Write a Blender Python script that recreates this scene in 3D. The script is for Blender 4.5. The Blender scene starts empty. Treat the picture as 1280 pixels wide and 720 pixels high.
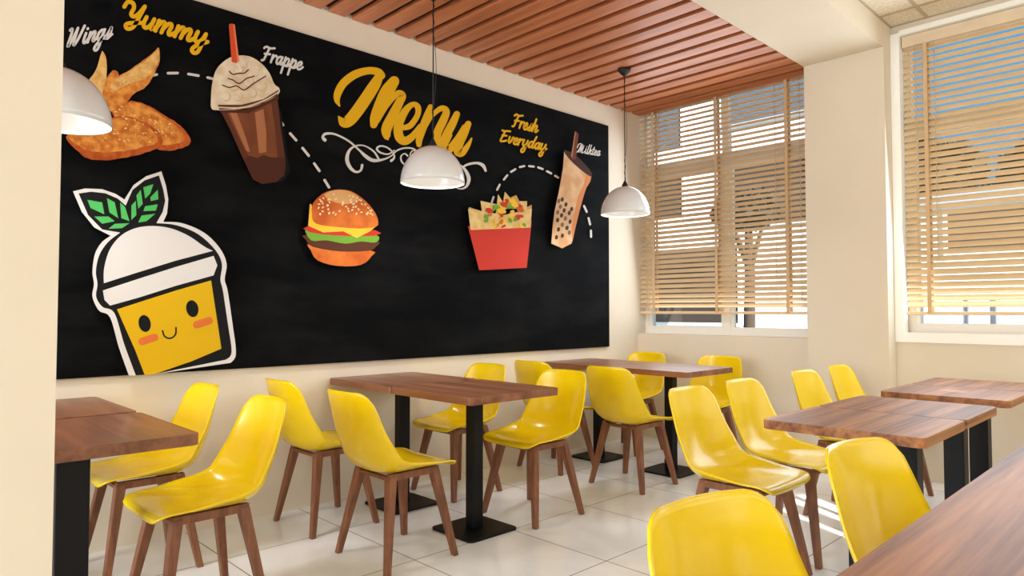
import bpy, bmesh, math, random
from mathutils import Vector, Matrix
random.seed(7)
S = bpy.context.scene
COL = S.collection
PI = math.pi

# ------------------------------------------------------------------ camera
F = 853.33; TILT = math.radians(1.88); AZ = math.radians(45.9)
CAM = Vector((3.772, 0.0, 1.16))
FW = Vector((-math.sin(AZ)*math.cos(TILT), math.cos(AZ)*math.cos(TILT), math.sin(TILT)))
RT = Vector((math.cos(AZ), math.sin(AZ), 0)); UP = RT.cross(FW)
cd = bpy.data.cameras.new('camera'); cd.sensor_width = 36; cd.lens = 24.0
cam = bpy.data.objects.new('camera', cd); COL.objects.link(cam)
cam.location = CAM; cam.rotation_euler = (PI/2 + TILT, 0, AZ)
cd.clip_start = 0.02; cd.clip_end = 400
S.camera = cam

# ------------------------------------------------------------------ materials
def nt(name):
    m = bpy.data.materials.new(name); m.use_nodes = True
    return m, m.node_tree.nodes, m.node_tree.links, m.node_tree.nodes['Principled BSDF']
def rgb(c): return (*[((v/255)/12.92 if v/255 <= .04045 else ((v/255+.055)/1.055)**2.4) for v in c], 1)
def plain(name, c, rough=.6, spec=.5, metal=0, coat=0, vary=.05, scale=8):
    m, n, l, b = nt(name)
    nz = n.new('ShaderNodeTexNoise'); nz.inputs['Scale'].default_value = scale; nz.inputs['Detail'].default_value = 3
    tc = n.new('ShaderNodeTexCoord'); l.new(tc.outputs['Object'], nz.inputs['Vector'])
    r = n.new('ShaderNodeValToRGB'); a = rgb(c)
    r.color_ramp.elements[0].position = .3; r.color_ramp.elements[1].position = .7
    r.color_ramp.elements[0].color = (*[x*(1-vary) for x in a[:3]], 1)
    r.color_ramp.elements[1].color = (*[min(1, x*(1+vary)) for x in a[:3]], 1)
    l.new(nz.outputs['Fac'], r.inputs['Fac']); l.new(r.outputs['Color'], b.inputs['Base Color'])
    b.inputs['Roughness'].default_value = rough; b.inputs['Specular IOR Level'].default_value = spec
    b.inputs['Metallic'].default_value = metal; b.inputs['Coat Weight'].default_value = coat
    b.inputs['Coat Roughness'].default_value = .08
    return m
def wood(name, c1, c2, axis='X', scale=1.0, rough=.4, coat=.0, spec=.4):
    m, n, l, b = nt(name)
    tc = n.new('ShaderNodeTexCoord'); mp = n.new('ShaderNodeMapping')
    s = {'X': (1.2, 16, 16), 'Y': (20, .7, 20), 'Z': (16, 16, 1.2)}[axis]
    mp.inputs['Scale'].default_value = [v*scale for v in s]
    oi = n.new('ShaderNodeObjectInfo'); ad = n.new('ShaderNodeVectorMath'); ad.operation = 'ADD'
    sc = n.new('ShaderNodeVectorMath'); sc.operation = 'SCALE'; sc.inputs[0].default_value = (9.1, 7.3, 5.7)
    l.new(oi.outputs['Random'], sc.inputs['Scale'])
    l.new(tc.outputs['Object'], ad.inputs[0]); l.new(sc.outputs['Vector'], ad.inputs[1])
    l.new(ad.outputs['Vector'], mp.inputs['Vector'])
    a = n.new('ShaderNodeTexNoise'); a.inputs['Scale'].default_value = 1.1; a.inputs['Detail'].default_value = 7; a.inputs['Distortion'].default_value = .5
    f = n.new('ShaderNodeTexNoise'); f.inputs['Scale'].default_value = 6; f.inputs['Detail'].default_value = 3
    l.new(mp.outputs['Vector'], a.inputs['Vector']); l.new(mp.outputs['Vector'], f.inputs['Vector'])
    mx = n.new('ShaderNodeMath'); mx.operation = 'MULTIPLY_ADD'; mx.inputs[1].default_value = .3
    l.new(f.outputs['Fac'], mx.inputs[0]); l.new(a.outputs['Fac'], mx.inputs[2])
    r = n.new('ShaderNodeValToRGB'); e = r.color_ramp.elements
    e[0].position = .45; e[0].color = rgb(c2); e[1].position = .85; e[1].color = rgb(c1)
    l.new(mx.outputs[0], r.inputs['Fac']); l.new(r.outputs['Color'], b.inputs['Base Color'])
    bp_ = n.new('ShaderNodeBump'); bp_.inputs['Strength'].default_value = .06; bp_.inputs['Distance'].default_value = .002
    l.new(mx.outputs[0], bp_.inputs['Height']); l.new(bp_.outputs['Normal'], b.inputs['Normal'])
    b.inputs['Roughness'].default_value = rough; b.inputs['Coat Weight'].default_value = coat
    b.inputs['Coat Roughness'].default_value = .12; b.inputs['Specular IOR Level'].default_value = spec
    return m
def emis(name, c, st):
    m, n, l, b = nt(name); b.inputs['Base Color'].default_value = rgb(c)
    b.inputs['Emission Color'].default_value = rgb(c); b.inputs['Emission Strength'].default_value = st
    return m

M = {}
M['wall'] = plain('cream_wall_paint', (226, 212, 191), .75, .3, vary=.015, scale=3)
M['wall_white'] = plain('ivory_paint', (242, 236, 226), .7, .3, vary=.01)
M['casing'] = plain('bright_white_gloss_paint', (252, 249, 243), .5, .4, vary=.005)
M['yellow'] = plain('yellow_plastic', (240, 204, 6), .24, .5, coat=.2, vary=.02, scale=3)
M['leg'] = wood('walnut_leg_wood', (146, 94, 64), (108, 66, 44), 'Z', 2.0, .45)
M['top_x'] = wood('walnut_top_wood_across', (156, 102, 72), (102, 62, 42), 'X', .8, .36, .05)
M['top_y'] = wood('walnut_top_wood_along', (184, 124, 78), (106, 62, 38), 'Y', .8, .48, .0, .2)
M['soffit'] = wood('reddish_slat_wood', (206, 128, 84), (168, 98, 62), 'X', .8, .42, .05)
M['soffit_back'] = plain('gap_shade_backing', (30, 16, 11), .85)  # backing darkened to put the shade of the slat gaps into its colour
M['black'] = plain('black_powder_coat', (11, 11, 12), .5, .25, vary=.1)
M['blind'] = wood('pale_blind_wood', (238, 210, 166), (224, 192, 148), 'X', .6, .5)
M['tape'] = plain('beige_ladder_tape', (208, 174, 132), .8)
M['valance'] = plain('tan_valance', (222, 200, 170), .6)
M['enamel'] = plain('white_enamel', (222, 221, 220), .16, .5, coat=.4, vary=.01)
M['cord'] = plain('black_cord', (22, 20, 19), .6)
M['bulb'] = emis('warm_bulb', (255, 246, 232), 3)

def floor_mat():
    m, n, l, b = nt('glossy_cream_tile')
    geo = n.new('ShaderNodeNewGeometry'); sx = n.new('ShaderNodeSeparateXYZ'); l.new(geo.outputs['Position'], sx.inputs[0])
    def line(out, off, pitch, half):
        a = n.new('ShaderNodeMath'); a.operation = 'SUBTRACT'; a.inputs[1].default_value = off; l.new(out, a.inputs[0])
        p = n.new('ShaderNodeMath'); p.operation = 'PINGPONG'; p.inputs[1].default_value = pitch/2; l.new(a.outputs[0], p.inputs[0])
        g = n.new('ShaderNodeMath'); g.operation = 'LESS_THAN'; g.inputs[1].default_value = half; l.new(p.outputs[0], g.inputs[0])
        return g.outputs[0]
    gx = line(sx.outputs['X'], 1.148, .629, .0028); gy = line(sx.outputs['Y'], 1.912, .629, .0028)
    mxm = n.new('ShaderNodeMath'); mxm.operation = 'MAXIMUM'; l.new(gx, mxm.inputs[0]); l.new(gy, mxm.inputs[1])
    nz = n.new('ShaderNodeTexNoise'); nz.inputs['Scale'].default_value = 2.2; nz.inputs['Detail'].default_value = 8; nz.inputs['Distortion'].default_value = 1.4
    l.new(geo.outputs['Position'], nz.inputs['Vector'])
    r = n.new('ShaderNodeValToRGB'); e = r.color_ramp.elements
    e[0].position = .3; e[0].color = rgb((232, 232, 233)); e[1].position = .65; e[1].color = rgb((245, 246, 248))
    l.new(nz.outputs['Fac'], r.inputs['Fac'])
    mix = n.new('ShaderNodeMix'); mix.data_type = 'RGBA'; l.new(mxm.outputs[0], mix.inputs['Factor'])
    l.new(r.outputs['Color'], mix.inputs[6]); mix.inputs[7].default_value = rgb((128, 116, 100))
    l.new(mix.outputs[2], b.inputs['Base Color'])
    rr = n.new('ShaderNodeMath'); rr.operation = 'MULTIPLY_ADD'; rr.inputs[1].default_value = .5; rr.inputs[2].default_value = .13
    l.new(mxm.outputs[0], rr.inputs[0]); l.new(rr.outputs[0], b.inputs['Roughness'])
    b.inputs['Specular IOR Level'].default_value = .4
    return m
M['floor'] = floor_mat()
def board_mat():
    m, n, l, b = nt('chalkboard_black')
    tc = n.new('ShaderNodeTexCoord')
    nz = n.new('ShaderNodeTexNoise'); nz.inputs['Scale'].default_value = 3; nz.inputs['Detail'].default_value = 9; nz.inputs['Roughness'].default_value = .65
    mp = n.new('ShaderNodeMapping'); mp.inputs['Scale'].default_value = (1, .5, 1.6)
    l.new(tc.outputs['Object'], mp.inputs['Vector']); l.new(mp.outputs['Vector'], nz.inputs['Vector'])
    r = n.new('ShaderNodeValToRGB'); e = r.color_ramp.elements
    e[0].position = .42; e[0].color = rgb((4, 4, 5)); e[1].position = .75; e[1].color = rgb((24, 24, 24))
    l.new(nz.outputs['Fac'], r.inputs['Fac']); l.new(r.outputs['Color'], b.inputs['Base Color'])
    b.inputs['Roughness'].default_value = .8; b.inputs['Specular IOR Level'].default_value = .08
    return m
M['board'] = board_mat()
def acoustic_mat():
    m, n, l, b = nt('mineral_fibre_tile')
    geo = n.new('ShaderNodeNewGeometry'); sx = n.new('ShaderNodeSeparateXYZ'); l.new(geo.outputs['Position'], sx.inputs[0])
    v = n.new('ShaderNodeTexVoronoi'); v.inputs['Scale'].default_value = 90; l.new(geo.outputs['Position'], v.inputs['Vector'])
    nz = n.new('ShaderNodeTexNoise'); nz.inputs['Scale'].default_value = 60; nz.inputs['Detail'].default_value = 4; l.new(geo.outputs['Position'], nz.inputs['Vector'])
    r = n.new('ShaderNodeValToRGB'); e = r.color_ramp.elements
    e[0].position = .35; e[0].color = rgb((214, 198, 172)); e[1].position = .6; e[1].color = rgb((232, 220, 198))
    l.new(nz.outputs['Fac'], r.inputs['Fac']); l.new(r.outputs['Color'], b.inputs['Base Color'])
    b.inputs['Roughness'].default_value = .9
    return m
M['acoustic'] = acoustic_mat()
M['tgrid'] = plain('tee_grid_paint', (186, 166, 136), .6)

def flat(name, c, c2=None, scale=30, rough=.7):
    m, n, l, b = nt(name)
    if c2:
        tc = n.new('ShaderNodeTexCoord'); nz = n.new('ShaderNodeTexNoise'); nz.inputs['Scale'].default_value = scale; nz.inputs['Detail'].default_value = 6
        l.new(tc.outputs['Object'], nz.inputs['Vector'])
        r = n.new('ShaderNodeValToRGB'); e = r.color_ramp.elements
        e[0].position = .38; e[0].color = rgb(c2); e[1].position = .62; e[1].color = rgb(c)
        l.new(nz.outputs['Fac'], r.inputs['Fac']); l.new(r.outputs['Color'], b.inputs['Base Color'])
    else:
        b.inputs['Base Color'].default_value = rgb(c)
    b.inputs['Roughness'].default_value = rough; b.inputs['Specular IOR Level'].default_value = .2
    return m

# ------------------------------------------------------------------ helpers
def link(name, bm, mat, parent=None, smooth=False):
    bmesh.ops.recalc_face_normals(bm, faces=bm.faces)
    me = bpy.data.meshes.new(name); bm.to_mesh(me); bm.free()
    for m in (mat if isinstance(mat, (list, tuple)) else [mat]): me.materials.append(m)
    if smooth:
        for p in me.polygons: p.use_smooth = True
    o = bpy.data.objects.new(name, me); COL.objects.link(o)
    if parent: o.parent = parent
    return o
def box(bm, x0, x1, y0, y1, z0, z1, bev=0, seg=2):
    r = bmesh.ops.create_cube(bm, size=1)
    bmesh.ops.transform(bm, verts=r['verts'], matrix=Matrix.Translation(((x0+x1)/2, (y0+y1)/2, (z0+z1)/2)) @ Matrix.Diagonal((x1-x0, y1-y0, z1-z0, 1)))
    if bev:
        es = list({e for v in r['verts'] for e in v.link_edges})
        bmesh.ops.bevel(bm, geom=es, offset=bev, segments=seg, affect='EDGES', profile=.5)
def tube(bm, pts, rad, n=8):
    pts = [Vector(p) for p in pts]; rings = []
    for i, p in enumerate(pts):
        t = (pts[min(i+1, len(pts)-1)] - pts[max(i-1, 0)]).normalized()
        a = t.orthogonal().normalized() if i == 0 else (rings[-1][1] - t*rings[-1][1].dot(t)).normalized()
        b = t.cross(a)
        r = rad[i] if isinstance(rad, (list, tuple)) else rad
        rings.append(([bm.verts.new(p + (a*math.cos(k*2*PI/n) + b*math.sin(k*2*PI/n))*r) for k in range(n)], a))
    for i in range(len(rings)-1):
        for k in range(n):
            bm.faces.new((rings[i][0][k], rings[i][0][(k+1) % n], rings[i+1][0][(k+1) % n], rings[i+1][0][k]))
    bm.faces.new(rings[0][0]); bm.faces.new(rings[-1][0])
def lathe(bm, prof, n=40, closed=False):
    rings = []
    for r, z in prof:
        rings.append([bm.verts.new((0, 0, z))] if r < 1e-6 else [bm.verts.new((r*math.cos(k*2*PI/n), r*math.sin(k*2*PI/n), z)) for k in range(n)])
    idx = list(range(len(rings)-1))
    pairs = [(rings[i], rings[i+1]) for i in idx] + ([(rings[-1], rings[0])] if closed else [])
    for a, b in pairs:
        if len(a) == 1 and len(b) == 1: continue
        for k in range(n):
            if len(a) == 1: bm.faces.new((a[0], b[k], b[(k+1) % n]))
            elif len(b) == 1: bm.faces.new((a[k], a[(k+1) % n], b[0]))
            else: bm.faces.new((a[k], a[(k+1) % n], b[(k+1) % n], b[k]))
def thing(name, label, cat, loc=(0, 0, 0), group=None):
    o = bpy.data.objects.new(name, None); COL.objects.link(o); o.location = loc; o.empty_display_size = .1
    o['label'] = label; o['category'] = cat
    if group: o['group'] = group
    return o
def tag(o, label, cat, group=None):
    o['label'] = label; o['category'] = cat
    if group: o['group'] = group
    return o
def struct(name, bm, mat):
    o = link(name, bm, mat); o['kind'] = 'structure'; return o
def dup(root, loc, rz, label, group=None):
    r = root.copy(); COL.objects.link(r); r.location = loc; r.rotation_euler = (0, 0, rz); r['label'] = label
    if group: r['group'] = group
    for ch in list(root.children):
        c = ch.copy(); COL.objects.link(c); c.parent = r
        for g in ch.children:
            d = g.copy(); COL.objects.link(d); d.parent = c
    return r

# ------------------------------------------------------------------ room shell
ZS = 3.0            # underside of slats and beam
ZC = 3.18           # acoustic ceiling
YW = 5.29           # window wall inner face
XR = 7.2; YB = -4.5
b = bmesh.new(); box(b, -.2, XR+.2, YB-.2, YW+.3, -.12, 0); struct('floor', b, M['floor'])
b = bmesh.new(); box(b, -.2, 0, YB, YW+.3, 0, 3.3); struct('wall_left', b, M['wall'])
# window wall with two openings
WX0, WX1 = 2.25, 4.35         # right-hand window opening
WZ0, WZ1 = 1.0, 3.105
LX1 = 1.70
b = bmesh.new()
box(b, 0, LX1, YW, YW+.22, 0, .945); box(b, 0, LX1, YW, YW+.22, 3.1, 3.3)
box(b, LX1, WX0, YW, YW+.22, 0, 3.3)
box(b, WX0, WX1, YW, YW+.22, 0, WZ0); box(b, WX0, WX1, YW, YW+.22, WZ1, 3.3)
box(b, WX1, XR, YW, YW+.22, 0, 3.3)
struct('wall_back', b, M['wall'])
b = bmesh.new(); box(b, 1.642, 2.197, 5.135, YW, 0, ZS); struct('wall_pillar', b, M['wall'])
b = bmesh.new(); box(b, 1.642, 2.197, YB, YW, ZS, 3.3); struct('ceiling_beam', b, M['wall'])
# partition whose end hides part of the board
b = bmesh.new(); box(b, 1.45, 1.75, -.3, .3736, 0, ZS); struct('wall_partition', b, M['wall'])
# right side wall, out of view: slots added to throw the sun patches
b = bmesh.new()
SUN_SLOTS = [(1.10, 1.24, 1.95, 2.49), (1.305, 1.62, 1.95, 2.49), (1.64, 1.82, 2.72, 2.85)]
yy = [YB-.2]
for (a0, a1, z0, z1) in sorted(SUN_SLOTS):
    box(b, XR, XR+.2, yy[-1], a0, 0, 3.3); box(b, XR, XR+.2, a0, a1, 0, z0); box(b, XR, XR+.2, a0, a1, z1, 3.3); yy.append(a1)
box(b, XR, XR+.2, yy[-1], YW+.22, 0, 3.3)
struct('wall_right', b, M['wall'])
b = bmesh.new(); box(b, 0, XR, YB-.2, YB, 0, 3.3); struct('wall_front', b, M['wall'])
# ceilings
b = bmesh.new(); box(b, -.2, XR+.2, YB-.2, YW+.3, 3.3, 3.42); struct('ceiling', b, M['wall'])
b = bmesh.new(); box(b, 2.197, XR, YB, YW, ZC, ZC+.03); struct('ceiling_tile', b, M['acoustic'])
b = bmesh.new()
for k in range(10):
    xx = 2.43 + .605*k
    if xx < XR: box(b, xx-.012, xx+.012, YB, YW, ZC-.004, ZC+.002)
for k in range(18):
    yk = 5.04 - .605*k
    if yk > YB: box(b, 2.197, XR, yk-.012, yk+.012, ZC-.0045, ZC+.002)
box(b, 2.197, XR, YW-.014, YW, ZC-.006, ZC+.002)
box(b, 2.197, 2.209, YB, YW, ZC-.006, ZC+.002)
struct('trim_2', b, M['tgrid'])
# slatted soffit
b = bmesh.new(); box(b, 0, 1.642, YB, YW+.2, ZS+.032, ZS+.06); struct('ceiling_soffit', b, M['soffit_back'])
b = bmesh.new()
k = -39
while True:
    y0 = 1.864 + .1652*k + .046
    if y0 > YW+.05: break
    y1 = min(y0 + .114, YW+.2)
    if y0 > YB: box(b, .004, 1.640, y0, y1, ZS, ZS+.032, .002, 1)
    k += 1
struct('trim_1', b, M['soffit'])

# white casing round the right-hand window
b = bmesh.new(); cy0, cy1 = YW-.022, YW+.06
box(b, 2.199, WX0+.006, cy0, cy1, WZ0-.06, WZ1+.012); box(b, WX1-.006, WX1+.05, cy0, cy1, WZ0-.06, WZ1+.012)
box(b, WX0+.006, WX1-.006, cy0+.001, cy1, WZ0-.06, WZ0+.006); box(b, WX0+.006, WX1-.006, cy0+.001, cy1, WZ1-.006, WZ1+.028)
struct('trim_3', b, M['casing'])
# window frames
def window(name, x0, x1, z0, z1, zt, mull):
    b = bmesh.new(); y0, y1 = YW+.13, YW+.18
    w = .035
    box(b, x0, x0+w, y0, y1, z0, z1); box(b, x1-w, x1, y0, y1, z0, z1)
    box(b, x0+w, x1-w, y0+.002, y1-.002, z0, z0+.07); box(b, x0+w, x1-w, y0+.002, y1-.002, z1-.04, z1)
    box(b, x0+w, x1-w, y0+.003, y1-.003, zt-.055, zt+.055)
    for m in mull: box(b, m-.03, m+.03, y0-.004, y1+.004, z0+.002, z1-.002)
    xs = [x0+w] + [v for m in mull for v in (m-.03, m+.03)] + [x1-w]
    for i in range(0, len(xs), 2):
        a, c = xs[i], xs[i+1]
        box(b, a, a+.03, y0+.008, y1-.008, z0+.07, zt-.055); box(b, c-.03, c, y0+.008, y1-.008, z0+.07, zt-.055)
    o = struct(name, b, M['wall_white'])
    g = bmesh.new(); box(g, x0+w, x1-w, y0+.022, y0+.028, z0+.06, z1-.03)
    go = link('glass', g, M['glass'], o); go['kind'] = 'structure'
    return o
gm, gn, gl, gb = nt('window_glass')
for nd in list(gn):
    if nd.type != 'OUTPUT_MATERIAL': gn.remove(nd)
tr = gn.new('ShaderNodeBsdfTransparent'); tr.inputs['Color'].default_value = (.93, .95, .95, 1)
gg = gn.new('ShaderNodeBsdfGlossy'); gg.inputs['Roughness'].default_value = .03
mxs = gn.new('ShaderNodeMixShader'); mxs.inputs[0].default_value = .05
gl.new(tr.outputs[0], mxs.inputs[1]); gl.new(gg.outputs[0], mxs.inputs[2])
gl.new(mxs.outputs[0], [x for x in gn if x.type == 'OUTPUT_MATERIAL'][0].inputs['Surface'])
M['glass'] = gm
window('window_1', 0.0, LX1, .945, 3.1, 2.45, [.84])
window('window_2', WX0, WX1, WZ0, WZ1, 2.46, [3.28])

# ------------------------------------------------------------------ blinds
def blind(name, label, x0, x1, zb, zt, tapes, cords, yb, tilt):
    root = thing(name, label, 'blind', ((x0+x1)/2, yb, zb), 'wooden venetian blinds in the windows')
    L = (x0+x1)/2
    b = bmesh.new(); pitch = .0447; n = int((zt-.05-zb-.03)/pitch); ang = math.radians(tilt)
    for i in range(n+1):
        zc = zt-.03-pitch*i - zb
        r = bmesh.ops.create_cube(b, size=1)
        m = Matrix.Translation((0, 0, zc)) @ Matrix.Rotation(ang, 4, 'X') @ Matrix.Diagonal((x1-x0, .05, .0032, 1))
        bmesh.ops.transform(b, verts=r['verts'], matrix=m)
    link('slats', b, M['blind'], root)
    b = bmesh.new(); box(b, x0-L, x1-L, -.026, .026, -.012, .012, .004); link('bottom_rail', b, M['blind'], root)
    b = bmesh.new(); box(b, x0-L, x1-L, -.03, .035, zt-zb-.005, zt-zb+.075, .003); link('head_rail', b, M['valance'], root)
    for t in tapes:
        b = bmesh.new()
        box(b, t-L-.0125, t-L+.0125, -.031, -.0295, 0, zt-zb); box(b, t-L-.0125, t-L+.0125, .0295, .031, 0, zt-zb)
        link('ladder_tape', b, M['tape'], root)
    for t, zl in cords:
        b = bmesh.new(); tube(b, [(t-L, -.034, zt-zb), (t-L+.002, -.036, (zt-zb+zl)/2), (t-L, -.034, zl)], .0022, 6)
        o = link('pull_cord', b, M['tape'], root, True)
    return root
blind('venetian_blind', 'brown wooden venetian blind beside the menu board, under the slatted ceiling', .006, 1.66, 1.14, 3.02, [.164, .80, 1.418], [(.09, .05), (.235, .6), (1.33, .1), (1.53, .1)], 5.345, 40)
blind('venetian_blind', 'pale wooden venetian blind in the white-trimmed window past the pillar', 2.262, 4.335, 1.14, 3.02, [2.405, 3.28, 4.15], [(2.345, .36), (2.462, .36), (3.22, .3), (4.21, .3)], 5.335, 48)

# ------------------------------------------------------------------ chairs
PROF = [(.212, .412, .186, .002), (.211, .428, .197, .003), (.198, .438, .205, .005), (.16, .440, .213, .013), (.08, .430, .221, .028),
        (-.02, .424, .226, .048), (-.10, .420, .228, .066), (-.165, .432, .228, .080), (-.215, .470, .226, .088), (-.248, .532, .220, .086),
        (-.270, .60, .211, .074), (-.287, .68, .199, .060), (-.301, .75, .186, .047), (-.309, .80, .174, .038)]
def cat(p0, p1, p2, p3, t):
    return .5*((2*p1) + (-p0+p2)*t + (2*p0-5*p1+4*p2-p3)*t*t + (-p0+3*p1-3*p2+p3)*t**3)
def profile_table(P, n=220):
    out = []
    for i in range(n+1):
        u = i/n*(len(P)-1); k = min(int(u), len(P)-2); t = u-k
        g = lambda j: Vector(P[max(0, min(len(P)-1, j))])
        out.append(cat(g(k-1), g(k), g(k+1), g(k+2), t))
    s = [0]
    for i in range(1, len(out)): s.append(s[-1] + math.hypot(out[i][0]-out[i-1][0], out[i][1]-out[i-1][1]))
    return out, s
PT, PS = profile_table([Vector(p) for p in PROF]); PL = PS[-1]
def prof_at(t):
    t = max(0, min(PL, t)); lo, hi = 0, len(PS)-1
    while hi-lo > 1:
        m = (lo+hi)//2
        if PS[m] <= t: lo = m
        else: hi = m
    f = (t-PS[lo])/max(1e-9, PS[hi]-PS[lo]); p = PT[lo].lerp(PT[hi], f)
    d = PT[hi]-PT[lo]; d = Vector((d[0], d[1])); d.normalize()
    return p, None, Vector((d[1], -d[0]))
def shell_bm():
    NU, NV = 28, 44; b = bmesh.new(); top = [[None]*(NU+1) for _ in range(NV+1)]
    for i in range(NU+1):
        s = -1 + 2*i/NU; a = abs(s)
        q = max(0, (a-.70)/.30); cr = 1-math.sqrt(max(0, 1-q*q))
        t0 = .030*cr + .006*a*a; t1 = PL - .058*cr - .008*a*a
        for j in range(NV+1):
            v = j/NV; t = t0 + (t1-t0)*v
            p, _, nrm = prof_at(t)
            y, z, w, r = p
            d = Vector((nrm[0], nrm[1]))          # towards the sitter
            k = r*(a**(2.2 if t > .62*PL else 3.4 if t < .42*PL else 3.4-1.2*(t/PL-.42)/.2))
            top[j][i] = Vector((s*w*(1-.05*max(0, a-.8)/.2*0), y + d[0]*k, z + d[1]*k))
    def nrm(j, i):
        du = top[j][min(NU, i+1)]-top[j][max(0, i-1)]; dv = top[min(NV, j+1)][i]-top[max(0, j-1)][i]
        n = du.cross(dv); return n.normalized() if n.length > 1e-9 else Vector((0, 0, 1))
    T = .007
    A = [[b.verts.new(top[j][i]) for i in range(NU+1)] for j in range(NV+1)]
    B = [[b.verts.new(top[j][i] - nrm(j, i)*T*(1 if nrm(NV//4, NU//2).z > 0 else -1)) for i in range(NU+1)] for j in range(NV+1)]
    for j in range(NV):
        for i in range(NU):
            b.faces.new((A[j][i], A[j][i+1], A[j+1][i+1], A[j+1][i])); b.faces.new((B[j][i], B[j+1][i], B[j+1][i+1], B[j][i+1]))
    for j in range(NV):
        for i in (0, NU): b.faces.new((A[j][i], A[j+1][i], B[j+1][i], B[j][i]))
    for i in range(NU):
        for j in (0, NV): b.faces.new((A[j][i], A[j][i+1], B[j][i+1], B[j][i]))
    return b
def leg_bm(top, foot, a0=.048, b0=.040, a1=.029, b1=.027):
    b = bmesh.new(); V = []
    yaw = math.atan2(foot[1]-top[1], foot[0]-top[0])
    for (c, a, w) in ((foot, a1, b1), (top, a0, b0)):
        for sx, sy in ((-1, -1), (1, -1), (1, 1), (-1, 1)):
            V.append(b.verts.new((c[0]+sx*a/2, c[1]+sy*w/2, c[2])))
    b.faces.new(V[:4]); b.faces.new(V[4:])
    for k in range(4): b.faces.new((V[k], V[(k+1) % 4], V[4+(k+1) % 4], V[4+k]))
    bmesh.ops.bevel(b, geom=list(b.edges), offset=.004, segments=2, affect='EDGES', profile=.5)
    return b
def make_chair(label, group):
    t = thing('shell_chair', label, 'chair', (0, 0, 0), group)
    o = link('seat_shell', shell_bm(), M['yellow'], t, True)
    b = bmesh.new()
    for sy in (-1, 1): box(b, -.135, .135, sy*.125-.014, sy*.125+.014, .388, .405, .003)
    for sx in (-1, 1): box(b, sx*.135-.014, sx*.135+.014, -.139, .139, .389, .4205, .003)
    link('seat_frame', b, M['leg'], t)
    for sx in (-1, 1):
        for sy in (-1, 1):
            link('leg', leg_bm((sx*.127, sy*.12, .410), (sx*.207, sy*.19, 0)), M['leg'], t)
    return t
G1 = 'yellow shell chairs at the tables along the menu wall'; G2 = 'yellow shell chairs in the row facing the window-side tables'
CH = [
 (.33, .975, PI, 'yellow shell chair nearest the menu wall, tucked behind the table under the drink-cup picture', G1),
 (1.02, .98, PI, 'yellow shell chair standing in front of the drink-cup picture, its seat facing the partition', G1),
 (.338, 1.905, 0, 'yellow shell chair against the menu wall, back turned, left of the middle table', G1),
 (1.022, 1.897, 0, 'yellow shell chair seen from behind, drawn up to the near end of the middle table', G1),
 (.33, 2.835, PI, 'yellow shell chair by the menu wall on the far side of the middle table', G1),
 (1.02, 2.83, PI, 'yellow shell chair at the outer far corner of the middle table, open front showing', G1),
 (.33, 3.80, 0, 'yellow shell chair by the menu wall with its back to the middle table', G1),
 (1.02, 3.80, 0, 'yellow shell chair seen from behind, pulled up to the table below the brown blind', G1),
 (.33, 4.70, PI, 'yellow shell chair in the corner between the menu board and the brown blind', G1),
 (1.02, 4.70, PI, 'yellow shell chair under the brown blind, on the far side of the table there', G1),
 (2.31, 2.84, -PI/2, 'yellow shell chair with its whole seat clear of the square tables by the window', G2),
 (2.31, 3.36, -PI/2, 'yellow shell chair second in the row, seat running under the square table edge', G2),
 (2.31, 4.13, -PI/2, 'yellow shell chair in front of the pillar, third in the row', G2),
 (2.31, 4.68, -PI/2, 'yellow shell chair in front of the pillar, closest to the pale window', G2),
 (3.365, 1.14, -PI/2-.16, 'yellow shell chair cut off by the bottom frame edge, only its backrest showing', 'yellow shell chairs tucked under the long table'),
 (3.355, 1.95, -PI/2-.16, 'yellow shell chair tucked under the long table in front of a black table post', 'yellow shell chairs tucked under the long table'),
 (3.43, 4.04, PI/2, 'yellow shell chair outside the tables by the pale window, nearer the long table', 'yellow shell chairs on the outer side of the window tables'),
 (3.43, 4.60, PI/2, 'yellow shell chair outside the tables by the pale window, at the window end', 'yellow shell chairs on the outer side of the window tables'),
]
proto = make_chair(CH[0][3], CH[0][4])
for i, (x, y, rz, lab, g) in enumerate(CH):
    if i == 0:
        proto.location = (x, y, 0); proto.rotation_euler = (0, 0, rz)
    else: dup(proto, (x, y, 0), rz, lab, g)

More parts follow.
